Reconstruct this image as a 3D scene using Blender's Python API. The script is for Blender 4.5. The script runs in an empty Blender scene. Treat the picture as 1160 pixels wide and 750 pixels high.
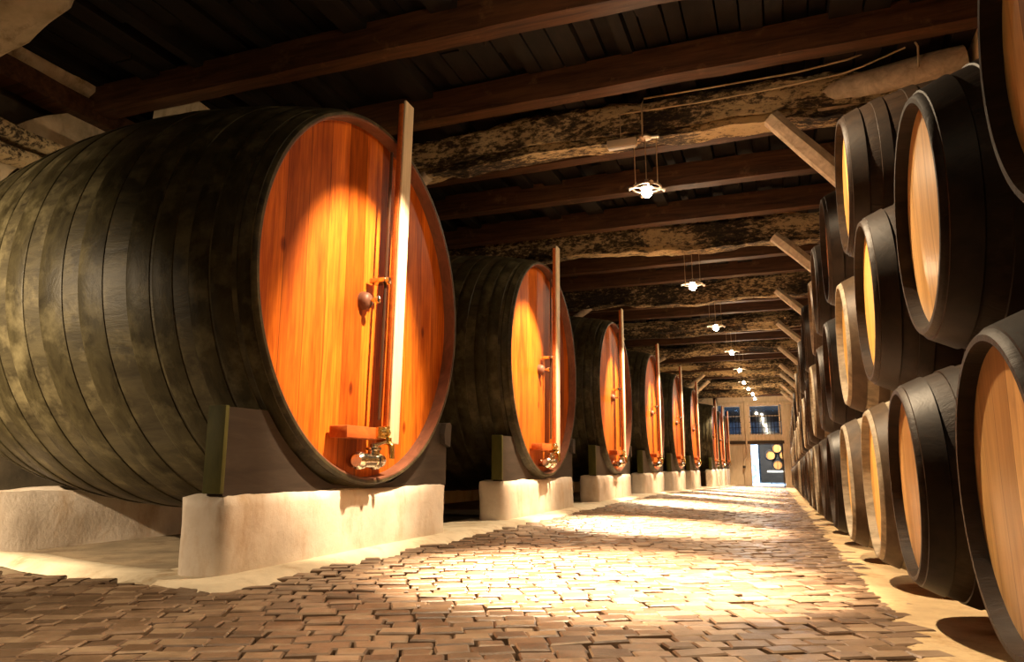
import bpy, math, random
from mathutils import Vector, Matrix, noise
random.seed(7)
S = 1.4            # metres per radius of a great vat head
EYE = 0.44         # eye height, in those units
PI = math.pi
C = bpy.context.scene.collection
F = 813.08; VX, VY = 888.64, 527.47

# ------------------------------------------------------------------ helpers
class MB:
    def __init__(s): s.v = []; s.f = []
    def add(s, vs, fs):
        n = len(s.v); s.v += [tuple(p) for p in vs]; s.f += [tuple(i + n for i in q) for q in fs]
    def box(s, x0, x1, y0, y1, z0, z1, b=0.0):
        if b <= 0:
            s.add([(x, y, z) for x in (x0, x1) for y in (y0, y1) for z in (z0, z1)],
                  [(0, 1, 3, 2), (4, 6, 7, 5), (0, 4, 5, 1), (2, 3, 7, 6), (0, 2, 6, 4), (1, 5, 7, 3)])
            return
        import bmesh
        bm = bmesh.new(); bmesh.ops.create_cube(bm, size=1)
        for v in bm.verts:
            v.co = Vector(((x0+x1)/2 + v.co.x*(x1-x0), (y0+y1)/2 + v.co.y*(y1-y0), (z0+z1)/2 + v.co.z*(z1-z0)))
        bmesh.ops.bevel(bm, geom=bm.edges[:], offset=b, segments=2, profile=.5, affect='EDGES')
        s.add([v.co[:] for v in bm.verts], [[v.index for v in f.verts] for f in bm.faces]); bm.free()
    def tube(s, pts, r, n=10, cap=True):
        pts = [Vector(p) for p in pts]; rs = r if isinstance(r, (list, tuple)) else [r]*len(pts)
        vs = []; fs = []
        for i, p in enumerate(pts):
            d = (pts[min(i+1, len(pts)-1)] - pts[max(i-1, 0)]).normalized()
            up = Vector((0, 0, 1)) if abs(d.z) < .9 else Vector((1, 0, 0))
            a = d.cross(up).normalized(); c = d.cross(a).normalized()
            for k in range(n):
                t = 2*PI*k/n; vs.append(p + (a*math.cos(t) + c*math.sin(t))*rs[i])
        for i in range(len(pts)-1):
            for k in range(n):
                fs.append((i*n+k, i*n+(k+1) % n, (i+1)*n+(k+1) % n, (i+1)*n+k))
        if cap: fs += [tuple(range(n))[::-1], tuple(range((len(pts)-1)*n, len(pts)*n))]
        s.add(vs, fs)
    def lathe(s, prof, n=64, axis='x', o=(0, 0, 0), closed=False):
        """prof: (along, radius) pairs, revolved about an axis through o"""
        vs = []; fs = []; m = len(prof)
        for a, r in prof:
            for k in range(n):
                t = 2*PI*k/n; c, q = r*math.cos(t), r*math.sin(t)
                p = (a, c, q) if axis == 'x' else ((c, a, q) if axis == 'y' else (c, q, a))
                vs.append((p[0]+o[0], p[1]+o[1], p[2]+o[2]))
        for i in range(m-1 if not closed else m):
            j = (i+1) % m
            for k in range(n): fs.append((i*n+k, i*n+(k+1) % n, j*n+(k+1) % n, j*n+k))
        if not closed:
            if prof[0][1] > 1e-6: fs.append(tuple(range(n))[::-1])
            if prof[-1][1] > 1e-6: fs.append(tuple(range((m-1)*n, m*n)))
        s.add(vs, fs)
    def prism(s, poly, a0, a1, plane='yz'):
        n = len(poly)
        def P(u, v, a): return (a, u, v) if plane == 'yz' else ((u, a, v) if plane == 'xz' else (u, v, a))
        vs = [P(u, v, a0) for u, v in poly] + [P(u, v, a1) for u, v in poly]
        fs = [tuple(range(n)), tuple(range(n, 2*n))[::-1]] + [(i, (i+1) % n, n+(i+1) % n, n+i) for i in range(n)]
        s.add(vs, fs)
    def rough(s, x0, x1, y0, y1, z0, z1, step=.08, amp=.02, freq=4, seed=0, sag=None, edge=.35):
        """box of small quads pushed about by noise"""
        nx, ny, nz = [max(1, min(260, int(round((b-a)/step)))) for a, b in ((x0, x1), (y0, y1), (z0, z1))]
        idx = {}; vs = []; fs = []
        cx, cy, cz = (x0+x1)/2, (y0+y1)/2, (z0+z1)/2
        def V(i, j, k):
            if (i, j, k) in idx: return idx[(i, j, k)]
            p = Vector((x0+(x1-x0)*i/nx, y0+(y1-y0)*j/ny, z0+(z1-z0)*k/nz))
            ex = (i in (0, nx)) + (j in (0, ny)) + (k in (0, nz))
            q = noise.noise_vector(p*freq + Vector((seed*7.3, seed*3.1, 0)))*amp + noise.noise_vector(p*freq*3.7 + Vector((0, seed*5.3, 9)))*amp*.4
            if ex >= 2:
                c = Vector((cx-p.x if i in (0, nx) else 0, cy-p.y if j in (0, ny) else 0, cz-p.z if k in (0, nz) else 0))
                q += Vector([math.copysign(min(abs(t), amp*edge*2), t) if t else 0 for t in c])
            p = p + q
            if sag: p.z += sag(p.x, p.y)
            idx[(i, j, k)] = len(vs); vs.append(p[:]); return idx[(i, j, k)]
        for i in range(nx):
            for j in range(ny):
                fs.append((V(i, j, 0), V(i, j+1, 0), V(i+1, j+1, 0), V(i+1, j, 0)))
                fs.append((V(i, j, nz), V(i+1, j, nz), V(i+1, j+1, nz), V(i, j+1, nz)))
            for k in range(nz):
                fs.append((V(i, 0, k), V(i+1, 0, k), V(i+1, 0, k+1), V(i, 0, k+1)))
                fs.append((V(i, ny, k), V(i, ny, k+1), V(i+1, ny, k+1), V(i+1, ny, k)))
        for j in range(ny):
            for k in range(nz):
                fs.append((V(0, j, k), V(0, j, k+1), V(0, j+1, k+1), V(0, j+1, k)))
                fs.append((V(nx, j, k), V(nx, j+1, k), V(nx, j+1, k+1), V(nx, j, k+1)))
        s.add(vs, fs)
    def xf(s, M):
        s.v = [tuple(M @ Vector(p)) for p in s.v]; return s

def ob(name, mb, mat, parent=None, loc=(0, 0, 0), smooth=35, rot=None):
    me = bpy.data.meshes.new(name)
    me.from_pydata([(x*S, y*S, z*S) for x, y, z in mb.v], [], mb.f)
    me.materials.append(mat); me.validate()
    import bmesh
    bm = bmesh.new(); bm.from_mesh(me); bmesh.ops.recalc_face_normals(bm, faces=bm.faces[:]); bm.to_mesh(me); bm.free()
    if smooth:
        me.shade_smooth(); me.set_sharp_from_angle(angle=math.radians(smooth))
    o = bpy.data.objects.new(name, me); C.objects.link(o)
    o.location = [c*S for c in loc]
    if rot: o.rotation_euler = rot
    if parent: o.parent = parent
    return o
def empty(name, loc, rot=(0, 0, 0)):
    o = bpy.data.objects.new(name, None); o.empty_display_size = .1; C.objects.link(o)
    o.location = [c*S for c in loc]; o.rotation_euler = rot; return o
def tag(o, label, cat, group=None):
    o['label'] = label; o['category'] = cat
    if group: o['group'] = group
    return o
def struct(o): o['kind'] = 'structure'; return o
KIDS = {}
def copy_tree(o, parent=None):
    c = o.copy(); C.objects.link(c)
    if parent: c.parent = parent
    for ch in [k for k in ALL() if k.parent == o]: copy_tree(ch, c)
    return c
def ALL(): return list(C.objects)

def W(z): return z + EYE       # eye-relative height -> world height
def lerp(a, b, t): return a + (b-a)*t
def flo(x, y):                 # floor height (falls gently towards the end wall)
    zl = -.44 if y < 11 else -.44 - .0175*(y-11)
    zr = -.4275 - .0138*max(y, 0)
    t = min(1, max(0, (x+2)/2.4))
    return W(lerp(zl, zr, t*t*(3-2*t)))
def beam_z(y): return W(2.83 if y < 12.6 else lerp(2.83, 2.52, (y-12.6)/18.4))

# ------------------------------------------------------------------ materials
def mat(name):
    m = bpy.data.materials.new(name); m.use_nodes = True
    nt = m.node_tree; nt.nodes.clear()
    out = nt.nodes.new('ShaderNodeOutputMaterial'); b = nt.nodes.new('ShaderNodeBsdfPrincipled')
    nt.links.new(b.outputs[0], out.inputs[0]); return m, nt, b
def N(nt, t, **k):
    n = nt.nodes.new(t)
    for a, v in k.items():
        if a in n.inputs: n.inputs[a].default_value = v
        else: setattr(n, a, v)
    return n
def coords(nt, scale=(1, 1, 1), per_object=True, loc=None):
    tc = N(nt, 'ShaderNodeTexCoord'); mp = N(nt, 'ShaderNodeMapping')
    mp.inputs['Scale'].default_value = scale
    nt.links.new(tc.outputs['Object'], mp.inputs[0])
    if per_object:
        oi = N(nt, 'ShaderNodeObjectInfo'); mu = N(nt, 'ShaderNodeMath', operation='MULTIPLY'); mu.inputs[1].default_value = 50
        nt.links.new(oi.outputs['Random'], mu.inputs[0]); nt.links.new(mu.outputs[0], mp.inputs['Location'])
    return mp.outputs[0]
def ramp(nt, fac, stops):
    r = N(nt, 'ShaderNodeValToRGB'); e = r.color_ramp.elements
    while len(e) < len(stops): e.new(.5)
    for i, (p, c) in enumerate(stops): e[i].position = p; e[i].color = (*c, 1)
    nt.links.new(fac, r.inputs[0]); return r.outputs[0]
def nz(nt, vec, scale, detail=6, rough=.6, dist=0):
    n = N(nt, 'ShaderNodeTexNoise'); n.inputs['Scale'].default_value = scale; n.inputs['Detail'].default_value = detail
    n.inputs['Roughness'].default_value = rough; n.inputs['Distortion'].default_value = dist
    nt.links.new(vec, n.inputs['Vector']); return n.outputs[0]
def mul(nt, a, b, fac=1.0, mode='MULTIPLY'):
    m = N(nt, 'ShaderNodeMix', data_type='RGBA', blend_type=mode); m.inputs[0].default_value = fac
    nt.links.new(a, m.inputs[6]); nt.links.new(b, m.inputs[7]); return m.outputs[2]
def bump(nt, b, h, strength=.4, dist=.01):
    n = N(nt, 'ShaderNodeBump'); n.inputs['Strength'].default_value = strength; n.inputs['Distance'].default_value = dist
    nt.links.new(h, n.inputs['Height']); nt.links.new(n.outputs[0], b.inputs['Normal'])
def math_(nt, op, a, b=None):
    n = N(nt, 'ShaderNodeMath', operation=op)
    for i, q in enumerate((a, b)):
        if q is None: continue
        if isinstance(q, (int, float)): n.inputs[i].default_value = q
        else: nt.links.new(q, n.inputs[i])
    return n.outputs[0]

def wood(name, c0, c1, scale=(1, 1, 1), grain=8, rough=.55, bs=.35, plank=None, coat=0, dirt=None, knots=False):
    """grainy timber; scale is small along the grain; plank=(axis, width in m) adds board joints and tones"""
    m, nt, b = mat(name)
    v = coords(nt, scale)
    g = nz(nt, v, grain, 8, .65, .6)
    col = ramp(nt, g, [(.3, c0), (.7, c1)])
    v2 = coords(nt, (1, 1, 1))
    h = g
    if plank:
        tc = N(nt, 'ShaderNodeTexCoord'); sp = N(nt, 'ShaderNodeSeparateXYZ'); nt.links.new(tc.outputs['Object'], sp.inputs[0])
        q = math_(nt, 'DIVIDE', sp.outputs['XYZ'.index(plank[0])], plank[1])
        wb = nz(nt, v2, .01, 0)
        q = math_(nt, 'ADD', q, .37)
        fl = math_(nt, 'FLOOR', q); fr = math_(nt, 'FRACT', q)
        oi = N(nt, 'ShaderNodeObjectInfo'); fl2 = math_(nt, 'ADD', fl, math_(nt, 'MULTIPLY', oi.outputs['Random'], 13.7))
        wn = N(nt, 'ShaderNodeTexWhiteNoise', noise_dimensions='1D'); nt.links.new(fl2, wn.inputs['W'])
        tone = ramp(nt, wn.outputs['Value'], [(0, (.5, .42, .36)), (.35, (.8, .78, .75)), (1, (1.1, 1.1, 1.1))])
        col = mul(nt, col, tone, 1)
        e = math_(nt, 'MINIMUM', fr, math_(nt, 'SUBTRACT', 1.0, fr))
        line = ramp(nt, e, [(0, (.12, .08, .05)), (.018, (1, 1, 1))])
        col = mul(nt, col, line, 1)
    if knots:
        vo = N(nt, 'ShaderNodeTexVoronoi'); vo.inputs['Scale'].default_value = 2.6
        vk = coords(nt, (1, 1, .55)); nt.links.new(vk, vo.inputs['Vector'])
        kn = ramp(nt, vo.outputs['Distance'], [(0, (.12, .04, .02)), (.05, (.4, .2, .12)), (.09, (1, 1, 1))])
        col = mul(nt, col, kn, .8)
        st = ramp(nt, nz(nt, coords(nt, (2.2, 2.2, .5)), 2.2, 4, .6), [(.35, (.55, .4, .32)), (.55, (1, 1, 1))])
        col = mul(nt, col, st, .75)
    if dirt:
        d = ramp(nt, nz(nt, v2, dirt[0], 6, .65), [(dirt[1], (0, 0, 0)), (dirt[2], (1, 1, 1))])
        mx = N(nt, 'ShaderNodeMix', data_type='RGBA'); nt.links.new(d, mx.inputs[0]); nt.links.new(col, mx.inputs[6])
        mx.inputs[7].default_value = (*dirt[3], 1); col = mx.outputs[2]
    nt.links.new(col, b.inputs['Base Color'])
    b.inputs['Roughness'].default_value = rough; b.inputs['Specular IOR Level'].default_value = .16 if 'cask_staves' in name or 'hoop' in name or 'vat_head' in name or 'cask_head' in name else .3
    if coat: b.inputs['Coat Weight'].default_value = coat; b.inputs['Coat Roughness'].default_value = .22
    bump(nt, b, h, bs, .006); return m
def plaster(name, c0, c1, rough=.7, sc=3, stain=None, bs=.5):
    m, nt, b = mat(name); v = coords(nt)
    col = ramp(nt, nz(nt, v, sc, 8, .6), [(.3, c0), (.65, c1)])
    if stain:
        d = ramp(nt, nz(nt, coords(nt, (1, 1, .35)), 3.5, 7, .7), [(.52, (1, 1, 1)), (.72, stain)])
        col = mul(nt, col, d, 1)
    nt.links.new(col, b.inputs['Base Color']); b.inputs['Roughness'].default_value = rough
    bump(nt, b, nz(nt, v, 14, 8, .7), bs, .012); return m
def metal(name, c, rough=.25):
    m, nt, b = mat(name); b.inputs['Metallic'].default_value = 1
    v = coords(nt); nt.links.new(ramp(nt, nz(nt, v, 30, 3), [(.3, tuple(k*.75 for k in c)), (.7, c)]), b.inputs['Base Color'])
    b.inputs['Roughness'].default_value = rough; return m
def emit(name, c, s):
    m, nt, b = mat(name); b.inputs['Base Color'].default_value = (*c, 1)
    b.inputs['Emission Color'].default_value = (*c, 1); b.inputs['Emission Strength'].default_value = s; return m

M = {}
M['vat_head'] = wood('varnished_vat_head', (.36, .07, .006), (.72, .19, .014), (1, 1, .05), 34, .5, .2, ('Y', .235), .0, knots=True)
M['vat_body'] = wood('dark_vat_staves', (.014, .011, .005), (.06, .05, .025), (.25, 1, 1), 9, .5, .9, dirt=(3.6, .5, .8, (.16, .135, .07)))
M['vat_hoop'] = wood('dark_vat_hoops', (.012, .0095, .0045), (.05, .042, .02), (1, .5, .5), 9, .45, .9, dirt=(4, .5, .85, (.14, .12, .065)))
M['chime'] = wood('red_brown_chime', (.09, .035, .02), (.2, .08, .045), (1, .5, .5), 10, .5, .3)
M['cask_head'] = wood('tan_cask_head', (.4, .22, .075), (.7, .42, .16), (1, 1, .08), 24, .42, .15, ('Y', .145), .2, dirt=(2.2, .6, .95, (.2, .09, .03)))
M['cask_head_yellow'] = wood('yellow_cask_head', (.5, .27, .06), (.72, .43, .12), (1, 1, .08), 24, .5, .15, ('Y', .14))
M['cask_head_orange'] = wood('orange_cask_head', (.36, .13, .03), (.55, .22, .05), (1, 1, .08), 24, .5, .15, ('Y', .15))
M['cask_dark'] = wood('black_brown_cask_staves', (.011, .006, .0035), (.032, .018, .01), (.25, 1, 1), 14, .5, .8, dirt=(5, .56, .95, (.09, .06, .035)))
M['cask_brown'] = wood('brown_cask_staves', (.025, .014, .008), (.075, .044, .024), (.25, 1, 1), 14, .5, .4, dirt=(6, .5, .9, (.17, .12, .07)))
M['cask_grey'] = wood('weathered_grey_cask_staves', (.14, .115, .08), (.38, .32, .23), (.25, 1, 1), 14, .6, .8, dirt=(7, .5, .8, (.06, .045, .03)))
M['hoop_iron'] = wood('dark_iron_hoop', (.01, .006, .004), (.028, .017, .01), (1, 1, 1), 9, .45, .3)
M['hoop_rust'] = wood('rusty_hoop', (.035, .022, .012), (.085, .055, .032), (1, 1, 1), 9, .5, .3)
M['cradle'] = wood('dark_grey_cradle_timber', (.02, .014, .01), (.046, .033, .025), (1, .15, 1), 12, .6, .3)
M['moss'] = wood('mossy_green_board', (.045, .045, .008), (.1, .095, .02), (1, 1, .3), 9, .6, .3)
M['whitewash'] = plaster('cream_whitewash', (.6, .51, .42), (.8, .71, .61), .6, 2.5, (.75, .62, .47))
M['stone'] = plaster('whitewashed_rubble', (.45, .36, .22), (.7, .58, .4), .8, 4, (.35, .25, .15), .9)
M['dark_wall'] = plaster('dark_stone_wall', (.05, .04, .025), (.12, .095, .06), .9, 3)
M['cream_wall'] = plaster('cream_side_wall', (.5, .36, .18), (.68, .5, .27), .8, 3)
M['apron'] = plaster('pale_cement', (.5, .42, .3), (.72, .62, .46), .7, 3, (.55, .42, .28))
M['dirt'] = plaster('earth_floor', (.12, .09, .055), (.24, .18, .11), .9, 3, (.4, .3, .2))
M['sand'] = plaster('sandy_cement', (.3, .21, .11), (.52, .38, .2), .85, 3.5, (.45, .33, .2))
M['joist'] = wood('red_brown_joist', (.022, .009, .004), (.12, .052, .021), (.08, 1, 1), 14, .55, .5, dirt=(4, .6, .9, (.26, .15, .07)))
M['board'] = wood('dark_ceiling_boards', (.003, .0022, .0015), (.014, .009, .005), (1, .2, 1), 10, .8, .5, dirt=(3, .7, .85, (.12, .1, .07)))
M['brace'] = wood('pale_bare_log', (.4, .31, .21), (.8, .68, .51), (.5, .5, .5), 16, .75, 1.0)
M['gauge'] = wood('pale_gauge_board', (.55, .43, .27), (.78, .66, .48), (1, 1, .08), 22, .5, .15)
M['tube'] = wood('dark_gauge_tube', (.03, .015, .01), (.07, .03, .015), (1, 1, .2), 9, .3, .1)
M['ledge'] = wood('red_wood_ledge', (.3, .06, .012), (.5, .13, .025), (1, .2, 1), 20, .45, .2)
M['nickel'] = metal('nickel', (.85, .78, .66), .18)
M['brass'] = metal('brass', (.85, .6, .2), .25)
M['lampmetal'] = metal('lamp_steel', (.8, .74, .66), .3)
M['cable'] = plaster('tan_cable', (.4, .3, .17), (.55, .42, .26), .6)
M['cream_timber'] = wood('cream_painted_timber', (.5, .36, .22), (.72, .55, .37), (1, 1, .2), 8, .65, .3, dirt=(5, .62, .9, (.3, .2, .11)))
M['planking'] = wood('cream_painted_planks', (.55, .41, .26), (.75, .59, .41), (1, 1, .2), 8, .65, .3)
M['darkwood'] = wood('dark_timber', (.03, .018, .01), (.07, .045, .026), (.2, 1, 1), 10, .7, .3)
M['iron'] = metal('black_iron', (.06, .055, .05), .5)
M['bulb'] = emit('lit_bulb', (1, .8, .52), 90)
M['tubelight'] = plaster('cream_lamp_housing', (.6, .5, .36), (.72, .6, .45), .5)
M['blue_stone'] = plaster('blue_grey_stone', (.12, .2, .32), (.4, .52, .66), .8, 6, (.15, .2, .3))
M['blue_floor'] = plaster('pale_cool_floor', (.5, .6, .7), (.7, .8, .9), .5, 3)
M['white_post'] = plaster('white_painted_post', (.8, .82, .85), (.9, .92, .95), .5)

def rough_beam_mat():
    m, nt, b = mat('flaking_black_timber')
    v = coords(nt, (.45, 1, 1)); g = nz(nt, v, 19, 10, .75, .2)
    g2 = nz(nt, coords(nt, (.5, 1, 1)), 1.6, 3, .5)
    mx = math_(nt, 'ADD', math_(nt, 'MULTIPLY', g, .7), math_(nt, 'MULTIPLY', g2, .45))
    col = ramp(nt, mx, [(.5, (.01, .007, .004)), (.57, (.1, .065, .03)), (.63, (.6, .46, .25))])
    nt.links.new(col, b.inputs['Base Color']); b.inputs['Roughness'].default_value = .7
    bump(nt, b, mx, .9, .05); return m
M['rough_beam'] = rough_beam_mat()

def sett_mat():
    m, nt, b = mat('worn_brown_setts')
    geo = N(nt, 'ShaderNodeNewGeometry')
    v = coords(nt, (1, 1, 1), False)
    isl = ramp(nt, geo.outputs['Random Per Island'], [(0, (.1, .062, .04)), (.3, (.17, .11, .07)), (.75, (.25, .17, .115)), (1, (.34, .25, .17))])
    tone = ramp(nt, nz(nt, v, 9, 7, .65), [(.3, (.6, .56, .5)), (.7, (1.1, 1.08, 1.05))])
    big = ramp(nt, nz(nt, v, .9, 4, .6), [(.35, (.65, .62, .6)), (.65, (1.1, 1.1, 1.1))])
    col = mul(nt, mul(nt, isl, tone), big)
    nt.links.new(col, b.inputs['Base Color'])
    r = ramp(nt, nz(nt, v, 5, 5, .6), [(.3, (.3, .3, .3)), (.7, (.52, .52, .52))])
    nt.links.new(r, b.inputs['Roughness']); bump(nt, b, nz(nt, v, 38, 7, .7), .35, .008); return m
M['sett'] = sett_mat()
def glass_mat():
    m = bpy.data.materials.new('window_glass'); m.use_nodes = True; nt = m.node_tree; nt.nodes.clear()
    out = nt.nodes.new('ShaderNodeOutputMaterial'); mx = nt.nodes.new('ShaderNodeMixShader'); t = nt.nodes.new('ShaderNodeBsdfTransparent')
    g = nt.nodes.new('ShaderNodeBsdfGlossy'); g.inputs['Roughness'].default_value = .05; t.inputs[0].default_value = (.8, .9, 1, 1)
    mx.inputs[0].default_value = .05; nt.links.new(t.outputs[0], mx.inputs[1]); nt.links.new(g.outputs[0], mx.inputs[2]); nt.links.new(mx.outputs[0], out.inputs[0])
    return m
M['glass'] = glass_mat()
ORD = ['first', 'second', 'third', 'fourth', 'fifth', 'sixth', 'seventh', 'eighth', 'ninth', 'tenth', 'eleventh', 'twelfth',
       'thirteenth', 'fourteenth', 'fifteenth', 'sixteenth', 'seventeenth', 'eighteenth', 'nineteenth', 'twentieth', 'twenty-first',
       'twenty-second', 'twenty-third', 'twenty-fourth', 'twenty-fifth', 'twenty-sixth', 'twenty-seventh', 'twenty-eighth', 'twenty-ninth', 'thirtieth']

# ------------------------------------------------------------------ setting: floor
YEND = 31.0
g = MB()                                             # earth bed under everything
xs = [-6.5, -5, -4.2, -3.4, -2.7, -2.2, -1.8, -1.4, -1, -.6, -.2, .1, .4, .8, 1.3, 1.8]; ys = [-2 + i*.75 for i in range(45)]
vs = [(x, y, flo(x, y)-.03) for y in ys for x in xs]; nxs = len(xs)
g.add(vs, [(j*nxs+i, j*nxs+i+1, (j+1)*nxs+i+1, (j+1)*nxs+i) for j in range(len(ys)-1) for i in range(nxs-1)])
struct(ob('floor', g, M['dirt'], smooth=60))

def edge_left(y): return -1.93 + .03*math.sin(y*1.3) + .03*math.sin(y*3.1+1)
def setts():
    g = MB(); rnd = random.Random(3)
    ang = math.radians(27); ca, sa = math.cos(ang), math.sin(ang)
    cw = .07
    for r in range(-60, 560):
        rr = r*cw; s = -20 + rnd.random()*.2
        while s < 22:
            L = rnd.uniform(.075, .125); sc, tc = s+L/2, rr + .03*noise.noise((s*.6, r*.02, 0)) + .05*noise.noise((s*.25, 3, 1))
            x, y = ca*sc - sa*tc, sa*sc + ca*tc
            s += L
            if y < .9 or y > YEND+.3: continue
            if x > .36 + .05*noise.noise((y*1.1, 4, 2)) - .012*y: continue
            if y > 2.2:
                if x < edge_left(y)-.03: continue
            elif x < -6.0: continue
            if x < -1.9 and y > 2.2 - (x+1.9)*.235: continue
            hx, hy = L/2-rnd.uniform(.0015, .0045), cw/2-rnd.uniform(.001, .004)
            z = flo(x, y) + rnd.uniform(-.004, .005); a = rnd.uniform(-.05, .05); tx, ty = rnd.uniform(-.03, .03), rnd.uniform(-.045, .045)
            b = .005
            vs = []
            cor = [(-1, -1), (1, -1), (1, 1), (-1, 1)]
            jit = [(rnd.uniform(-.004, .004), rnd.uniform(-.004, .004)) for _ in cor]
            for lev, (ins, dz) in enumerate(((0, -.05), (0, -b*.8), (b, 0))):
                for (u, w), (ju, jw) in zip(cor, jit):
                    lx, ly = u*(hx-ins)+ju, w*(hy-ins)+jw
                    ax, ay = lx*math.cos(ang+a) - ly*math.sin(ang+a), lx*math.sin(ang+a) + ly*math.cos(ang+a)
                    vs.append((x+ax, y+ay, z+dz+lx*tx+ly*ty))
            fs = [(8, 9, 10, 11)]
            for k in range(4):
                n = (k+1) % 4; fs += [(k, n, 4+n, 4+k), (4+k, 4+n, 8+n, 8+k)]
            g.add(vs, fs)
    o = ob('floor_setts', g, M['sett'], smooth=20); o['kind'] = 'structure'; o.name = 'floor'
    return o
setts()
# pale cement apron along the plinths and across the foot of the bays
g = MB(); vs = []; n = 0
rows = []
for i in range(230):
    y = 2.2 + i*.126
    ed = edge_left(y)
    k_ = -.022 if i < 1 else 0
    rows.append([(-2.45, y, flo(-2.45, y)+.012+k_), (-2.05, y, flo(-2.05, y)+.022+k_), (edge_left(y)-.02, y, flo(-1.95, y)+.014+k_), (edge_left(y)+.05, y, flo(-1.9, y)-.025)])
for r in rows: vs += r
fs = [(i*4+k, i*4+k+1, (i+1)*4+k+1, (i+1)*4+k) for i in range(len(rows)-1) for k in range(3)]
g.add(vs, fs); vs = []; K = 40
for i in range(K):
    x = -1.84 - i*(4.0/K); y0 = 2.14 - (x+1.9)*.235 + .025*noise.noise((x*3, 0, 5)); w = .17 + .05*noise.noise((x*2, 7, 0)) - (.06 if x < -2.5 else 0)
    k_ = -.03 if i < 1 else 0
    vs += [(x, y0-.07, flo(x, y0)-.025), (x, y0, flo(x, y0)+.012+k_), (x, y0+w, flo(x, y0)+.014+k_), (x, y0+w+.06, flo(x, y0)-.03)]
g.add(vs, [(i*4+k, i*4+k+1, (i+1)*4+k+1, (i+1)*4+k) for i in range(K-1) for k in range(3)])
o = struct(ob('trim_1', g, M['apron'], smooth=60))
# sandy cement under the casks
g = MB(); vs = []; K = 170
for i in range(K):
    y = .4 + i*.181; xe = .30 + .06*noise.noise((y*1.3, 1, 1)) - .012*y
    vs += [(xe-.06, y, flo(xe, y)-.02), (xe+.03, y, flo(xe, y)+.001), (.8, y, flo(.8, y)+.0), (1.62, y, flo(1.6, y)+.0)]
g.add(vs, [(i*4+k, i*4+k+1, (i+1)*4+k+1, (i+1)*4+k) for i in range(K-1) for k in range(3)])
struct(ob('trim_2', g, M['sand'], smooth=60))

# ------------------------------------------------------------------ setting: walls and ceiling
def shell(name, m, *b, **k):
    g = MB(); g.box(*b); return struct(ob(name, g, m, smooth=0))
shell('wall_right', M['cream_wall'], 1.56, 1.8, -2, YEND, -.6, 4.1)
g = MB(); g.rough(-6.1, -5.75, -2, YEND, -.6, 4.1, step=.35, amp=.05, freq=2, seed=4)
struct(ob('wall_left', g, M['dark_wall'], smooth=50))
shell('wall_back', M['dark_wall'], -6.2, 1.8, -2.3, -2, -.6, 4.1)
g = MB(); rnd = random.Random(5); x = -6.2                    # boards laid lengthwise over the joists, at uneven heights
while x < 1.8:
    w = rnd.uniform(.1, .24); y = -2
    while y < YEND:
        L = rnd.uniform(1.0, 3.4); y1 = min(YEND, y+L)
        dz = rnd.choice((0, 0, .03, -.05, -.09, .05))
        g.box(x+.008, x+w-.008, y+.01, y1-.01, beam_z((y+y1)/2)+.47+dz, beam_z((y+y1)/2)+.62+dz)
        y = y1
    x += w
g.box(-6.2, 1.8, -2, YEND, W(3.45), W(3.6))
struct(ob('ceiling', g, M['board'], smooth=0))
# low whitewashed wall carrying the rear of the vats
g = MB(); g.rough(-4.32, -4.0, 2.75, YEND-.2, -.4, W(-.13), step=.1, amp=.02, freq=3, seed=2)
struct(ob('wall_low', g, M['whitewash'], smooth=50))

# ------------------------------------------------------------------ joists and beams
BEAMS = [3.0, 6.1, 9.46, 12.6, 15.6, 18.6, 21.2, 22.7, 25.55, 28.25]
JOIST = [2.05, 4.2, 5.25, 6.5, 7.58, 8.73, 10.68, 11.7, 13.6, 14.5, 16.6, 17.6, 19.6, 20.6, 22.5, 24.3, 26.2, 28.2, 30.2]
for i, y in enumerate(JOIST):
    z0 = beam_z(y) + .17; dy = .05*math.sin(i*2.3)
    g = MB(); g.rough(-5.62, 1.55, y, y+.17, z0, z0+.27, step=.14, amp=.007, freq=2.5, seed=i, edge=.6)
    g.xf(Matrix.Translation((0, y, 0)) @ Matrix.Rotation(math.radians(.8*math.sin(i*1.7)), 4, 'Z') @ Matrix.Translation((0, -y, 0)))
    o = ob('ceiling_joist', g, M['joist'], smooth=40)
    if i < 14: tag(o, 'reddish brown squared ceiling joist spanning the aisle, %s from the camera' % ORD[i], 'joist', 'squared ceiling joists')
    else: tag(o, 'reddish brown ceiling joist at the dim far end before the end wall', 'joist', 'far ceiling joists')
for i, y in enumerate(BEAMS):
    if i == 0: continue
    z0 = beam_z(y)
    bend = (lambda x, yy, i=i: .05*math.sin((x+2)*.9+i*1.3) + .02*math.sin(x*3.1+i))
    g = MB(); g.rough(-5.7, 1.52, y-.16+.04*(i > 4), y+.16-.04*(i > 4), z0, z0+.36, step=.055 if i < 4 else .12, amp=.035, freq=3.5, seed=20+i, sag=bend, edge=1.3)
    o = ob('rough_beam', g, M['rough_beam'], smooth=60)
    tag(o, 'thick rough-hewn roof beam with flaking black surface, %s from the camera' % ORD[i-1], 'beam', 'rough roof beams')
# pale squared-off log let into the right end of the nearest rough beam
g = MB(); g.tube([(.45, 6.06, W(2.99)), (.75, 6.0, W(3.0)), (1.0, 5.98, W(3.03)), (1.25, 5.97, W(3.05)), (1.5, 5.97, W(3.08))], [.12, .125, .12, .13, .12], 14)
tag(ob('pale_log', g, M['brace'], smooth=50), 'pale stripped log along the right end of the nearest rough beam', 'log')

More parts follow.
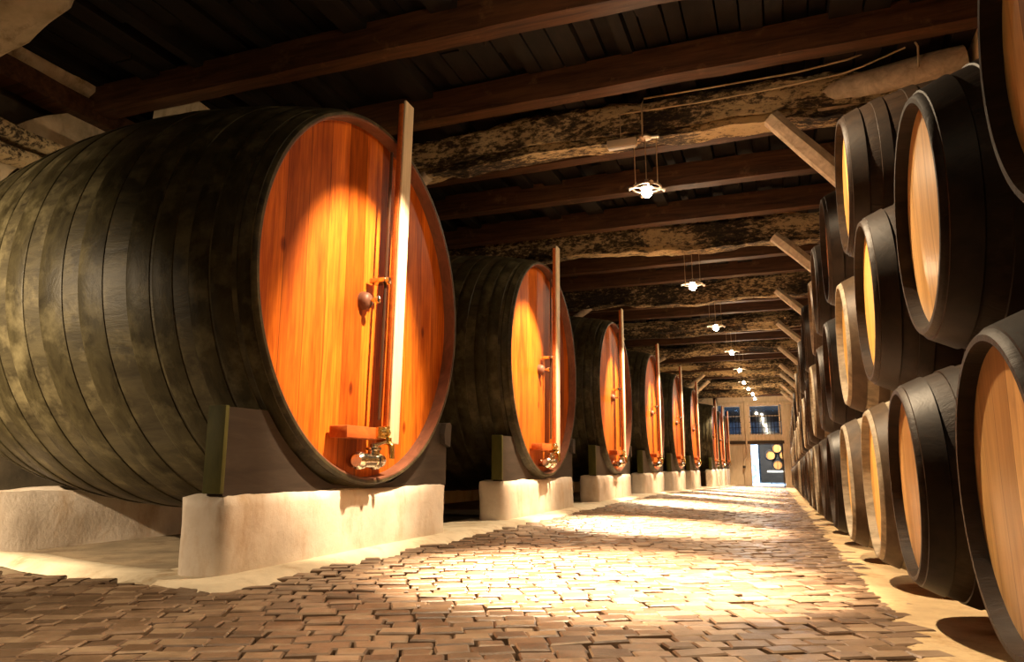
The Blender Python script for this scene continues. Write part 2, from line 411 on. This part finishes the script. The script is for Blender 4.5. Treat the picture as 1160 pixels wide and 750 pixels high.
def log(name, p0, p1, r0, r1, lab, cat, grp, m=None, seed=0, n=12):
    g = MB(); p0, p1 = Vector(p0), Vector(p1); pts = []; rs = []
    d = p1-p0
    for k in range(9):
        t = k/8; q = noise.noise_vector(Vector((t*2.3, seed*3.7, 1)))*.025*math.sin(PI*t)
        pts.append(p0+d*t+q); rs.append(lerp(r0, r1, t)*(1+.1*noise.noise((t*5, seed, 0))))
    g.tube(pts, rs, n); o = ob(name, g, m or M['brace'], smooth=50)
    o['label'] = lab; o['category'] = cat
    if grp: o['group'] = grp
    return o
for i, y in enumerate(BEAMS):
    if i == 0: continue
    zb = beam_z(y)+.02*(i > 1) + .05*math.sin((0+2)*.9+i*1.3)
    far = i > 6
    yy = y-.02
    log('roof_post', (1.27, yy, flo(1.27, yy)-.02), (1.27, yy, zb+.1), .07, .066,
        ('pale round post behind the casks under the %s rough beam' % ORD[i-1]), 'post', 'round posts behind the casks', seed=i)
    tipz = zb + .06
    if i == 1: a, bpt = (.08, yy-.1, W(2.86)), (1.2, yy-.02, W(1.5))
    else: a, bpt = (.06-.0*i, yy-.1, tipz), (1.2, yy-.02, tipz-1.15)
    log('diagonal_brace', a, bpt, .078 if i < 3 else .065, .088, 'pale log brace rising from behind the casks to the %s rough beam' % ORD[i-1],
        'brace', 'pale braces above the casks', seed=30+i, n=6)
for i, y in enumerate(BEAMS):
    if i < 1: continue
    xt = -3.15 if i < 5 else (-2.0 if i in (6, 7) else -2.7)
    zb = beam_z(y)
    log('roof_post', (xt-1.35 if xt > -2.1 else -4.48, y+.05, flo(-4, y)-.02), (xt-1.35 if xt > -2.1 else -4.48, y+.05, zb+.12), .09, .085,
        'rough post on the vat side under the %s rough beam' % ORD[i-1], 'post', 'rough posts behind the vats', M['cream_timber'] if i > 4 else M['brace'], 50+i)
    log('diagonal_brace', (xt, y-.05, zb+.02 - (.12 if i > 5 else 0)), (-4.42 if xt < -2.1 else xt-1.3, y+.02, zb-(.8 if i != 6 and i != 7 else 1.2)), .06, .07,
        'pale log brace on the vat side rising to the %s rough beam' % ORD[i-1], 'brace', 'pale braces above the vats', seed=70+i)

# ------------------------------------------------------------------ great vats
VL = 2.1; VBULGE = .14
def vr(xp): return 1 + VBULGE*(1-((xp-VL/2)/(VL/2))**2)
VC = 1 + VBULGE                                        # axis height above the lowest point of the belly
VX0 = VL/2                                             # head plane at local x = +VX0
def make_vat():
    r = empty('wine_vat', (0, 0, 0))
    prof = [(.05, .955), (.012, .957)]
    n = 26
    prof = [(.09, .975), (.0, .983), (.0, .996), (.004, 1.0)] + [(xp, vr(xp)) for xp in [.015+(VL-.015)*k/n for k in range(n+1)]] + [(VL, .95), (VL-.06, .95), (VL-.06, 0)]
    g = MB(); g.lathe([(VX0-a, q) for a, q in prof], 128, 'x', (0, 0, VC)); ob('staves', g, M['vat_body'], r, smooth=35)
    g = MB(); g.lathe([(VX0-a, q) for a, q in [(.085, .966), (.006, .972), (.003, .976), (.003, .985), (.085, .985)]], 128, 'x', (0, 0, VC), True)
    ob('chime', g, M['chime'], r, smooth=35)
    g = MB(); g.lathe([(VX0-.075, .97), (VX0-.07, 0)], 96, 'x', (0, 0, 0)); ob('head', g, M['vat_head'], r, loc=(0, 0, VC), smooth=30)
    for a, b in [(.02, .085), (.105, .2), (.205, .3), (.37, .47), (.48, .6), (.72, .86), (.95, 1.1), (1.2, 1.33), (1.42, 1.54), (1.63, 1.73), (1.82, 1.9), (1.96, 2.045)]:
        g = MB(); t = .0065
        q = [(a, vr(a)-.004), (a+.004, vr(a)+t*.7), (a+.012, vr(a)+t), ((a+b)/2, vr((a+b)/2)+t), (b-.012, vr(b)+t), (b-.004, vr(b)+t*.7), (b, vr(b)-.004)]
        g.lathe([(VX0-u, w) for u, w in q], 128, 'x', (0, 0, VC), True); ob('hoop', g, M['vat_hoop'], r, smooth=35)
    X = VX0
    z = lambda e: e - .907 + VC                        # eye-relative height -> vat height
    # gauge board, leaning a little, held off the head on two blocks
    def slat(y0, z0, y1, z1, w, x0, x1):
        g = MB(); g.box(x0, x1, -w/2, w/2, 0, math.hypot(y1-y0, z1-z0), .004)
        g.xf(Matrix.Translation((0, y0, z0)) @ Matrix.Rotation(-math.atan2(y1-y0, z1-z0), 4, 'X')); return g
    o = ob('gauge_board', slat(.085, z(.115), .155, z(2.13), .1, X+.055, X+.07), M['gauge'], r); o['label'] = 'pale upright gauge board'
    g = slat(.08, z(.17), .15, z(2.11), .1, X+.025, X+.054); ob('board_batten', g, M['ledge'], r)
    g = MB(); g.tube([(X+.02, .0, z(.24)), (X+.02, .035, z(1.4)), (X+.02, .045, z(1.78))], .009, 8); ob('sight_tube', g, M['tube'], r)
    g = MB(); g.box(X-.05, X+.05, -.035, .04, z(.99), z(1.015), .003); g.tube([(X+.05, -.02, z(1.003)), (X+.07, -.02, z(1.003))], .014, 8); ob('clip', g, M['nickel'], r)
    g = MB(); g.lathe([(X-.075, .05), (X-.05, .049), (X-.03, .042), (X-.018, .028), (X-.015, 0)], 24, 'x', (0, -.06, z(.885)))
    k = ob('bung', g, M['chime'], r)
    g = MB(); g.tube([(X-.02, -.06, z(.885)), (X+.025, -.055, z(.885))], .011, 10); g.lathe([(X+.015, 0), (X+.017, .02), (X+.03, .02), (X+.035, 0)], 14, 'x', (0, -.055, z(.885)))
    ob('peg', g, M['nickel'], k)
    g = MB(); g.box(X-.055, X+.05, -.34, .03, z(.135), z(.195), .006); k = ob('ledge', g, M['ledge'], r)
    g = MB(); g.box(X+.05, X+.07, -.075, .005, z(.14), z(.2), .005); g.tube([(X+.06, -.06, z(.17)), (X+.06, .03, z(.172))], [.018, .016], 12)
    g.lathe([(-.01, .024), (.012, .024)], 8, 'y', (X+.06, .012, z(.17))); ob('brass_fitting', g, M['brass'], k)
    # outlet valve: fat nickel body, flanges, neck, lever, spout
    g = MB(); zc = z(.025)
    g.lathe([(-.25, .0), (-.25, .03), (-.235, .04), (-.23, .045), (-.21, .045), (-.205, .036), (-.09, .036), (-.085, .046), (-.065, .046), (-.06, .036), (-.02, .035), (-.01, .028), (.0, .0)], 24, 'y', (X+.05, 0, zc))
    g.tube([(X-.06, -.11, zc), (X+.05, -.11, zc)], .034, 16)
    g.lathe([(zc+.03, .03), (zc+.05, .03), (zc+.055, .04), (zc+.066, .04), (zc+.07, .02), (zc+.085, .018), (zc+.09, 0)], 16, 'z', (X+.05, -.09, 0))
    t = ob('tap', g, M['nickel'], r); t['label'] = 'nickel outlet valve'
    g = MB(); g.tube([(X+.05, -.09, zc+.075), (X+.05, -.02, zc+.09), (X+.06, .03, zc+.105)], [.012, .009, .012], 10); ob('lever', g, M['nickel'], t)
    g = MB(); g.tube([(X+.0, .03, zc+.1), (X+.06, .03, zc+.1), (X+.085, .03, zc+.08), (X+.09, .03, zc+.01)], [.014, .016, .016, .013], 12)
    g.lathe([(zc+.1, .0), (zc+.1, .022), (zc+.12, .022), (zc+.122, .008), (zc+.175, .008), (zc+.178, 0)], 12, 'z', (X+.06, .03, 0))
    g.box(X+.052, X+.068, -.01, .07, zc+.165, zc+.18, .003)
    ob('drain_cock', g, M['brass'], t)
    return r
VH = W(.907)-VC; XH = -2.032
VY_ = [3.359 + 3.061*i for i in range(6)] + [24.2, 26.9, 29.6]
vat0 = make_vat()
names = ['nearest great vat, huge at the left of the picture', 'great vat second from the camera', 'great vat third from the camera', 'great vat fourth from the camera',
         'great vat fifth from the camera', 'great vat sixth from the camera, last before the gap', 'far great vat just beyond the gap',
         'far great vat, last but one in the row', 'last great vat, right beside the end wall']
for i, y in enumerate(VY_):
    o = vat0 if i == 0 else copy_tree(vat0)
    o.location = ((XH-VX0)*S, y*S, VH*S)
    tag(o, names[i] + ', orange head', 'vat', 'great wine vats')

# plinths and cradles
def make_cradle():
    r = empty('vat_cradle', (0, 0, 0))
    zt = W(.25); zb = 0.0; R1 = vr(.1)+.014; zc = W(.907) - W(-.1)
    poly = [(-1.03, 0), (1.0, 0), (1.0, .375)]
    y1 = math.sqrt(max(0, R1**2-(zc-.375)**2)); 
    y0 = math.sqrt(max(0, R1**2-(zc-.335)**2))
    a1 = math.atan2(.375-zc, y1); a0 = math.atan2(.335-zc, -y0)
    if a0 > 0: a0 -= 2*PI
    arc = [(R1*math.cos(a), zc+R1*math.sin(a)) for a in [lerp(a1, a0, k/40) for k in range(41)]]
    poly += arc + [(-1.03, .335)]
    poly = [(a, max(b, .012)) if 0 < i < len(poly)-1 and b < .012 and abs(a) < .9 else (a, b) for i, (a, b) in enumerate(poly)]
    g = MB()
    # build as strips so that the concave outline stays clean
    cols = sorted(set([-1.03, 1.0] + [p[0] for p in arc]))
    def top(y, side):
        if y <= -y0: return .335
        if y >= y1: return .375
        return zc-math.sqrt(R1**2-y*y)
    vs = []; 
    for y in cols:
        for x in (0, -.08):
            vs += [(x, y, -.02), (x, y, max(.006, top(y, 0)))]
    n = len(cols); fs = []
    for i in range(n-1):
        a, b = i*4, (i+1)*4
        fs += [(a, b, b+1, a+1), (a+2, a+3, b+3, b+2), (a+1, b+1, b+3, a+3), (a, a+2, b+2, b)]
    fs += [(0, 1, 3, 2), ((n-1)*4, (n-1)*4+2, (n-1)*4+3, (n-1)*4+1)]
    g.add(vs, fs); ob('cradle_beam', g, M['cradle'], r, smooth=30)
    g = MB(); g.box(-.085, .005, -1.052, -1.03, -.01, .34, .003); o = ob('end_board', g, M['moss'], r); o['label'] = 'mossy olive green end board'
    g = MB(); g.prism([(.91, .24), (.99, .22), (1.005, .36), (.985, .38), (.92, .37), (.9, .3)], -.005, .035); ob('wedge', g, M['cradle'], r, smooth=0)
    return r
cr0 = make_cradle()
for i, y in enumerate(VY_):
    o = cr0 if i == 0 else copy_tree(cr0)
    o.location = ((XH-.06)*S, y*S, W(-.1)*S)
    tag(o, 'dark grey timber cradle hugging the foot of the ' + names[i].split(',')[0], 'cradle', 'vat cradles')
    g = MB(); fl = flo(-2.1, y); zt = W(-.1)
    g.rough(-.22, .015, -1.05, .95, fl-.04, zt-.012, step=.05, amp=.011, freq=5, seed=i, edge=.6)
    # spread foot
    p = ob('plinth', g, M['whitewash'], smooth=60, loc=(XH-.045, y, 0))
    tag(p, 'whitewashed masonry plinth under the ' + names[i].split(',')[0], 'plinth', 'whitewashed plinths')

# ------------------------------------------------------------------ casks
KC = .75
CR, CB, CL = .396*KC, .535*KC, 1.16*KC
def cr(xp): return CR + (CB-CR)*(1-((xp-CL/2)/(CL/2))**2)
def make_cask(body, head, hoop):
    r = empty('cask', (0, 0, 0)); n = 20; ZC = CB
    prof = [(.036, CR-.02), (0, CR-.016), (0, CR-.004), (.004, CR)] + [(xp, cr(xp)) for xp in [.012+(CL-.024)*k/n for k in range(n+1)]] + [(CL-.004, CR), (CL, CR-.004), (CL, CR-.034), (CL-.055, CR-.036), (CL-.055, 0)]
    g = MB(); g.lathe(prof, 72, 'x', (0, 0, ZC)); ob('staves', g, M[body], r, smooth=35)
    g = MB(); g.lathe([(.032, CR-.019), (.028, 0)], 56, 'x'); ob('head', g, M[head], r, loc=(0, 0, ZC), smooth=30)
    for a, b in [(.014, .075), (.12, .165), (.24, .29), (CL-.29, CL-.24), (CL-.165, CL-.12), (CL-.075, CL-.014)]:
        g = MB(); t = .005; g.lathe([(a, cr(a)-.002), (a+.002, cr(a)+t), (b-.002, cr(b)+t), (b, cr(b)-.002)], 72, 'x', (0, 0, ZC), True); ob('hoop', g, M[hoop], r, smooth=35)
    return r
PRO = {'dark': make_cask('cask_dark', 'cask_head', 'hoop_iron'), 'brown': make_cask('cask_brown', 'cask_head_yellow', 'hoop_rust'),
       'grey': make_cask('cask_grey', 'cask_head_yellow', 'hoop_rust'), 'red': make_cask('cask_dark', 'cask_head_orange', 'hoop_iron'), 'yellow': make_cask('cask_dark', 'cask_head_yellow', 'hoop_iron')}
USED = set()
def series(first, upto): 
    out = list(first)
    while out[-1]+1.27 < upto: out.append(out[-1]+1.27)
    return out
LIM = (YEND-.45)/KC
BOT = series([.86, 2.12, 3.31, 4.5, 5.75, 7.04, 8.4, 9.7], LIM)
MID = series([1.4, 2.63, 3.87, 5.14, 6.45, 7.72, 9.0, 10.25], LIM-.6)
TOP = series([4.49, 5.79, 7.08, 8.36, 9.63], LIM-1.2)
kinds = {('b', 1): 'dark', ('b', 2): 'dark', ('b', 3): 'grey', ('b', 4): 'grey', ('b', 5): 'red', ('b', 6): 'dark', ('b', 7): 'grey', ('m', 0): 'dark', ('m', 1): 'dark', ('m', 2): 'yellow',
         ('m', 3): 'grey', ('m', 4): 'red', ('m', 5): 'dark', ('m', 6): 'grey', ('m', 7): 'brown', ('t', 0): 'yellow', ('t', 1): 'red', ('t', 2): 'dark', ('t', 3): 'brown'}
tones = {'dark': 'black-brown', 'brown': 'brown', 'grey': 'pale grey', 'red': 'dark orange-headed', 'yellow': 'dark yellow-headed'}
def place_cask(row, i, yk, z0):
    rnd = random.Random(hash((ord(row), i)) % 9999)
    k = kinds.get((row, i)) or rnd.choice(['dark', 'grey', 'brown', 'red', 'grey', 'brown'] if i > 6 else ['dark', 'dark', 'dark', 'red'])
    o = PRO[k] if k not in USED else copy_tree(PRO[k]); USED.add(k)
    y = yk*KC; x = max(.5*KC - .017*y, .25) + rnd.uniform(-.012, .012)
    dx, dz, ss = {('b', 1): (.022, 0, 1), ('b', 2): (0, .008, .95)}.get((row, i), (0, 0, 1)); x += dx
    zc = z0*KC - .0138*y
    o.location = (x*S, y*S, (W(zc+dz)-CB*ss)*S); o.rotation_euler = (0, 0, 0); o.scale = (ss, ss, ss)
    rn = {'b': 'bottom', 'm': 'middle', 't': 'top'}[row]
    if i < 12:
        lab = '%s cask in the %s row of the stack, %s from the near end' % (tones[k], rn, ORD[i-1 if row == 'b' else i])
        if row == 'b' and i == 0: lab = 'dark cask of the bottom row beyond the right edge, mostly out of the picture'
    else: lab = '%s cask in the distant part of the %s row near the end wall' % (tones[k], rn)
    tag(o, lab, 'cask', 'casks of the %s row' % rn if i < 12 else 'distant %s casks of the %s row' % (tones[k], rn))
for i, y in enumerate(BOT): place_cask('b', i, y, -.035)
for i, y in enumerate(MID): place_cask('m', i, y, .854)
for i, y in enumerate(TOP): place_cask('t', i, y, 1.694)

# ------------------------------------------------------------------ hanging lamps
LAMPS = [(-.96, 5.9, 2.31), (-.98, 9.46, 2.31), (-.95, 12.55, 2.31), (-.885, 15.6, 2.32), (-.89, 18.6, 2.32), (-.93, 21.4, 2.31), (-.89, 23.3, 2.32), (-.83, 25.1, 2.32), (-.83, 26.9, 2.33)]
def make_lamp():
    r = empty('hanging_lamp', (0, 0, 0))
    g = MB(); g.lathe([(-.012, .03), (.0, .05), (.012, .05), (.018, .03)], 20, 'z', (0, 0, .48)); g.box(-.1, .1, -.014, .014, .475, .492, .003)
    ob('ceiling_bar', g, M['lampmetal'], r)
    for x in (-.08, 0, .08):
        g = MB(); g.tube([(x, 0, .48), (x, 0, .06)], .0035, 6); ob('cord', g, M['cable'], r)
    g = MB(); n = 40; R0 = .1
    g.tube([(R0*math.cos(2*PI*k/n), R0*math.sin(2*PI*k/n), .045) for k in range(n+1)], .009, 8, False); ob('ring', g, M['lampmetal'], r)
    g = MB(); g.lathe([(.075, .012), (.07, .03), (.045, .05), (.04, .052), (.055, .028), (.065, .01)], 24, 'z', closed=True); g.lathe([(.07, .014), (.115, .014), (.12, 0)], 14, 'z'); ob('socket', g, M['lampmetal'], r)
    for k in range(4):
        a = k*PI/2+.4; g = MB()
        g.tube([(.03*math.cos(a), .03*math.sin(a), .05), (.1*math.cos(a), .1*math.sin(a), .045), (.135*math.cos(a), .135*math.sin(a), .03)], [.006, .01, .02], 8); ob('arm', g, M['lampmetal'], r)
    g = MB(); g.lathe([(-.035, 0), (-.03, .022), (-.008, .036), (.018, .034), (.04, .018), (.05, .014)], 20, 'z'); ob('bulb', g, M['bulb'], r, smooth=80)
    return r
lamp0 = make_lamp()
WARM = (1.0, .75, .47)
PSPOT, PPT, PPOOL, PVAT, PCASK = 480, 28, 10500, 1600, 750
def light_at(x, y, z, spot=PSPOT, pt=PPT, size=math.radians(95), blend=.5, col=WARM, aim=None):
    l = bpy.data.lights.new('lamp_spot', 'SPOT'); l.energy = spot; l.spot_size = size; l.spot_blend = blend; l.color = col; l.shadow_soft_size = .03
    o = bpy.data.objects.new('lamp_spot', l); C.objects.link(o); o.location = (x*S, y*S, (W(z)-.06)*S)
    if aim: o.rotation_euler = aim
    if spot == PSPOT:
        l = bpy.data.lights.new('lamp_reflector', 'SPOT'); l.energy = PPOOL; l.spot_size = math.radians(46); l.spot_blend = .9; l.color = col; l.shadow_soft_size = .03
        o = bpy.data.objects.new('lamp_reflector', l); C.objects.link(o); o.location = (x*S, y*S, (W(z)-.08)*S)
        l = bpy.data.lights.new('lamp_vat_reflector', 'SPOT'); l.energy = PVAT; l.spot_size = math.radians(40); l.spot_blend = .55; l.color = col; l.shadow_soft_size = .02
        o = bpy.data.objects.new('lamp_vat_reflector', l); C.objects.link(o); o.location = ((x-.05)*S, y*S, (W(z)-.06)*S)
        o.rotation_euler = (Vector((-2.03, y+.12, .8))-Vector((x, y, z))).to_track_quat('-Z', 'Y').to_euler()
        l = bpy.data.lights.new('added_cask_spot', 'SPOT'); l.energy = PCASK; l.spot_size = math.radians(84); l.spot_blend = .7; l.color = col; l.shadow_soft_size = .03  # extra spot added at each lamp to brighten the cask heads
        o = bpy.data.objects.new('added_cask_spot', l); C.objects.link(o); o.location = ((x+.05)*S, y*S, (W(z)-.06)*S)
        o.rotation_euler = (Vector((.4, y-.1, .2))-Vector((x, y, z))).to_track_quat('-Z', 'Y').to_euler()
    if pt:
        p = bpy.data.lights.new('lamp_glow', 'POINT'); p.energy = pt; p.color = col; p.shadow_soft_size = .05
        q = bpy.data.objects.new('lamp_glow', p); C.objects.link(q); q.location = (x*S, y*S, (W(z)-.07)*S)
for i, (x, y, z) in enumerate(LAMPS):
    o = lamp0 if i == 0 else copy_tree(lamp0)
    o.location = (x*S, y*S, W(z)*S); o.scale = (1.2, 1.2, 1.05)
    tag(o, ['nearest lit lamp hanging on three cords beside the tube light box', 'second lit pendant lamp down the aisle', 'third lit pendant lamp down the aisle',
            'fourth lit pendant lamp down the aisle', 'fifth lit pendant lamp down the aisle', 'sixth lit pendant lamp down the aisle', 'seventh lit pendant lamp down the aisle',
            'eighth lit pendant lamp down the aisle', 'furthest lit pendant lamp, nearest the end wall'][i], 'lamp', 'pendant lamps over the aisle')
    light_at(x, y, z)
light_at(-.74, 3.15, 2.35)
light_at(-.95, -.1, 2.35, PSPOT*1.25, PPT)
light_at(-3.7, .5, 1.0, 1500, 0, math.radians(115), .95, aim=(Vector((-4.3, 2.6, .0))-Vector((-3.7, .5, 1.0))).to_track_quat('-Z', 'Y').to_euler())          # extra unseen light in the cross aisle, placed to brighten the nearest vat's flank
g = MB(); g.box(-.13, .13, -.03, .03, -.035, .035, .006); t = ob('tube_light', g, M['tubelight'], loc=(-1.15, 5.84, W(2.77)))
tag(t, 'cream strip light box hanging beside the nearest pendant lamp', 'light fitting')
g = MB(); g.tube([(-.01, 0, .03), (-.015, .01, .3)], .004, 6); ob('cord', g, M['cable'], t)
g = MB(); g.box(-.12, .12, -.022, .022, -.045, -.035, .002); ob('diffuser', g, M['white_post'], t)
g = MB(); g.tube([(-.97, 5.84, W(2.80)), (-.97, 5.86, W(3.12)), (-.95, 5.86, W(3.17)), (-.4, 5.87, W(3.17)), (.3, 5.87, W(3.17)), (.7, 5.86, W(3.2)), (1.05, 5.8, W(3.27)), (1.14, 5.8, W(3.25)), (1.17, 5.8, W(3.17)), (1.16, 5.8, W(3.0))], .008, 7)
tag(ob('cable', g, M['cable']), 'tan cable run along the top of the nearest rough beam', 'cable')
g = MB(); g.tube([(-1.16, 5.86, W(3.06)), (-.5, 5.85, W(3.04)), (.1, 5.85, W(3.05)), (.64, 5.85, W(3.08)), (.78, 5.83, W(3.1)), (1.08, 5.78, W(3.17))], .007, 7)
tag(ob('cable', g, M['cable']), 'thin cable sagging across the middle of the nearest rough beam', 'cable')

# ------------------------------------------------------------------ left side masonry
def pillar(y, lab):
    g = MB(); g.rough(-4.95, -4.42, y, y+.3, -.35, W(3.03), step=.12, amp=.02, freq=3, seed=y)
    tag(ob('pillar', g, M['stone'], smooth=50), lab, 'pillar', 'whitewashed pillars behind the vats')
pillar(4.3, 'whitewashed square pillar behind the nearest great vat')
pillar(10.5, 'whitewashed square pillar behind the third great vat')
pillar(20.6, 'whitewashed square pillar in the gap of the vat row')
g = MB(); g.rough(-5.62, -5.4, 1.0, 30, W(2.93), W(3.12), step=.2, amp=.01, freq=2, seed=9)
tag(ob('wall_plate', g, M['joist'], smooth=40), 'long reddish timber running along the left wall under the joists', 'beam')
g = MB(); g.rough(-5.72, -5.42, 3.1, 4.55, W(3.14), W(3.55), step=.07, amp=.07, freq=3.2, seed=11)
tag(ob('rubble_corbel', g, M['stone'], smooth=60), 'rough whitewashed rubble lump on the long timber, top left', 'masonry')
g = MB(); g.rough(-5.6, -3.95, 2.45, 2.85, W(2.82), W(3.25), step=.08, amp=.05, freq=3, seed=12, sag=lambda x, y: .45*min(0, x+3.9)*.9)
tag(ob('arch_springer', g, M['stone'], smooth=60), 'bright whitewashed stone arch stub in the top left corner', 'masonry')
g = MB(); cy, cz, n = 4.75, W(1.45), 26                          # arch in the left wall
for k in range(n):
    a0, a1 = PI*k/n, PI*(k+1)/n
    g.prism([(cy+r*math.cos(a), cz+r*math.sin(a)) for r, a in ((1.42, a0), (1.68, a0), (1.68, a1), (1.42, a1))], -5.78, -5.5)
tag(ob('stone_arch', g, M['stone'], smooth=0), 'whitewashed arch on the left wall above the nearest great vat', 'arch')
for k, (z0, dy) in enumerate(((2.45, 0), (2.28, .05))):
    g = MB(); g.rough(-5.5, -5.3, 2.6+dy, 6.6, W(z0), W(z0+.12), step=.08, amp=.02, freq=4, seed=40+k)
    tag(ob('old_timber', g, M['rough_beam'], smooth=50), ['upper', 'lower'][k]+' old flaking timber under the whitewashed arch at left', 'beam')

# ------------------------------------------------------------------ end wall with door and windows
Y = YEND; fz = flo(-1, Y)-.05
def pc(name, m, x0, x1, z0, z1, dy=0, th=.12, b=.01):
    g = MB(); g.box(x0, x1, Y-dy, Y-dy+th, z0, z1, b); return ob(name, g, m)
g = MB()
g.box(-2.62, -1.31, Y, Y+.12, fz, W(1.0)); g.box(-6.2, -2.45, Y, Y+.12, fz, W(3.5)); g.box(-2.62, 1.8, Y, Y+.12, W(2.45), W(3.5))
g.box(.02, 1.8, Y, Y+.12, fz, W(2.5)); g.box(-1.5, .1, Y, Y+.12, W(.97), W(1.2)); g.box(-2.5, -1.4, Y, Y+.12, W(.98), W(1.2)); g.box(-1.54, -1.2, Y, Y+.12, W(1.0), W(2.5))
struct(ob('wall_end', g, M['planking'], smooth=0))
for nme, a in (('trim_3', (-1.54, -1.24, fz, W(2.47), .06)), ('trim_4', (.0, .36, fz, W(2.47), .06)), ('trim_5', (-2.5, .4, W(2.43), W(2.55), .08)), ('trim_6', (-2.5, .05, W(.99), W(1.22), .05))):
    struct(pc(nme, M['cream_timber'], a[0], a[1], a[2], a[3], a[4]))
struct(pc('trim_7', M['darkwood'], -2.45, .06, W(.86), W(.98), .09))
for w, (x0, x1) in (('window_1', (-2.25, -1.53)), ('window_2', (-1.24, -.04))):
    g = MB()
    for a in ((x0, x1, W(2.38), W(2.44)), (x0, x1, W(1.2), W(1.26)), (x0, x0+.05, W(1.2), W(2.44)), (x1-.05, x1, W(1.2), W(2.44))): g.box(a[0], a[1], Y-.02, Y+.08, a[2], a[3])
    g.box(x0, x1, Y, Y+.05, W(1.95), W(2.0))
    fr = struct(ob(w, g, M['cream_timber'], smooth=0))
    g = MB(); k = 0
    nb = int((x1-x0)/.11)
    for q in range(1, nb): g.tube([(x0+(x1-x0)*q/nb, Y-.03, W(1.22)), (x0+(x1-x0)*q/nb, Y-.03, W(2.05))], .012, 6)
    for q in range(4): g.tube([(x0, Y-.03, W(1.3+q*.22)), (x1, Y-.03, W(1.3+q*.22))], .012, 6)
    ob('window_bars', g, M['iron'], fr)
    g = MB(); g.box(x0+.04, x1-.04, Y+.03, Y+.035, W(1.24), W(2.4)); ob('glass_pane', g, M['glass'], fr, smooth=0)
g = MB(); g.tube([(-1.38, Y-.14, W(2.6)), (-1.38, Y-.14, W(.55)), (-1.36, Y-.14, W(.42)), (-1.5, Y-.14, W(.18)), (-1.52, Y-.14, W(-.05))], .035, 10)
o = tag(ob('drainpipe', g, M['cream_timber']), 'crooked drainpipe on the end wall beside the doorway', 'pipe')
g = MB(); g.lathe([(-.1, .05), (-.04, .06), (.0, .05)], 12, 'z', (-1.52, Y-.14, W(0))); ob('pipe_socket', g, M['darkwood'], o)
g = MB()
for a in ((-1.33, -1.28, fz, W(.87)), (-.06, -.01, fz, W(.87)), (-1.33, -.01, W(.83), W(.87))): g.box(a[0], a[1], Y-.03, Y+.14, a[2], a[3])
struct(ob('door_1', g, M['darkwood'], smooth=0))
# courtyard room beyond
fz2 = W(-.8)
shell('floor_yard', M['blue_floor'], -6, 4, Y+.12, 46, fz2-.1, fz2)
shell('wall_yard', M['blue_stone'], -6, 4, 44, 44.2, fz2, W(2.5))
shell('wall_yard_left', M['blue_stone'], -1.9, -1.2, 34.9, 35.2, fz2, W(1.15))
shell('ceiling_yard', M['board'], -6, 4, Y+.12, 44, W(2.5), W(2.6))
g = MB(); g.box(-1.19, -1.09, 34.85, 35.0, fz2, W(1.15), .01); tag(ob('white_post', g, M['white_post']), 'white painted post seen through the doorway', 'post')
g = MB(); g.box(-1.08, 1.2, 37.2, 37.4, fz2, W(1.6)); tag(ob('dark_screen', g, M['darkwood'], smooth=0), 'dark timber screen behind the casks beyond the doorway', 'screen')
g = MB(); g.box(-.74, .8, 34.6, 35.3, W(-.3), W(-.22), .01)
st = ob('cask_stand', g, M['cream_timber'])
for x in (-.6, .1, .7):
    g = MB(); g.box(x-.02, x+.02, 35.1, 35.2, fz2, W(-.3)); ob('leg', g, M['darkwood'], st)
tag(st, 'pale stand carrying the small casks beyond the doorway', 'stand')
sc = .6
small = make_cask('cask_dark', 'cask_head_orange', 'hoop_iron')
for i, (x, z, lab) in enumerate(((-.273, .76, 'topmost'), (-.56, .45, 'left'), (.02, .45, 'right'), (-.273, .02, 'bottom'))):
    o = small if i == 0 else copy_tree(small)
    o.scale = (.75*.85, .66, .66) ; o.rotation_euler = (0, 0, PI/2)
    o.location = (x*S, 34.65*S, (W(z)-CB*.66)*S)
    tag(o, 'small orange-headed cask, %s of the four seen through the doorway' % lab, 'cask', 'small casks beyond the doorway')
l = bpy.data.lights.new('yard_daylight', 'AREA'); l.energy = 1500; l.color = (.62, .8, 1); l.size = 4; l.shape = 'RECTANGLE'; l.size_y = 2
o = bpy.data.objects.new('yard_daylight', l); C.objects.link(o); o.location = (-1*S, 33.6*S, W(2.4)*S)
light_at(-.8, 33.5, 1.2, 0, 60)
light_at(-1.0, 29.0, 2.3, 900, 130)  # added light with no lamp of its own, brightens the end wall

# ------------------------------------------------------------------ world and camera
w = bpy.data.worlds.new('dim'); w.use_nodes = True; bpy.context.scene.world = w
bg = w.node_tree.nodes['Background']; bg.inputs[0].default_value = (.9, .75, .55, 1); bg.inputs[1].default_value = .01
cd = bpy.data.cameras.new('camera'); cam = bpy.data.objects.new('camera', cd); C.objects.link(cam)
cd.sensor_width = 36; cd.lens = 36*F/1160; cd.clip_start = .05; cd.clip_end = 200
yv = Vector((VX-580, -(VY-375), F)).normalized(); up = Vector((0, F, VY-375)).normalized(); xv = up.cross(yv)
if xv.x < 0: xv = -xv
# rows: world axes expressed in camera (right, up, forward)
R = Matrix(((xv.x, yv.x, up.x), (xv.y, yv.y, up.y), (-xv.z, -yv.z, -up.z)))   # world -> blender camera
cam.matrix_world = Matrix.Translation((0, 0, EYE*S)) @ R.transposed().to_4x4()
sc_ = bpy.context.scene; sc_.camera = cam
vs_ = sc_.view_settings; vs_.view_transform = 'Standard'; vs_.look = 'None'; vs_.gamma = 1; vs_.use_curve_mapping = False; vs_.exposure = .35
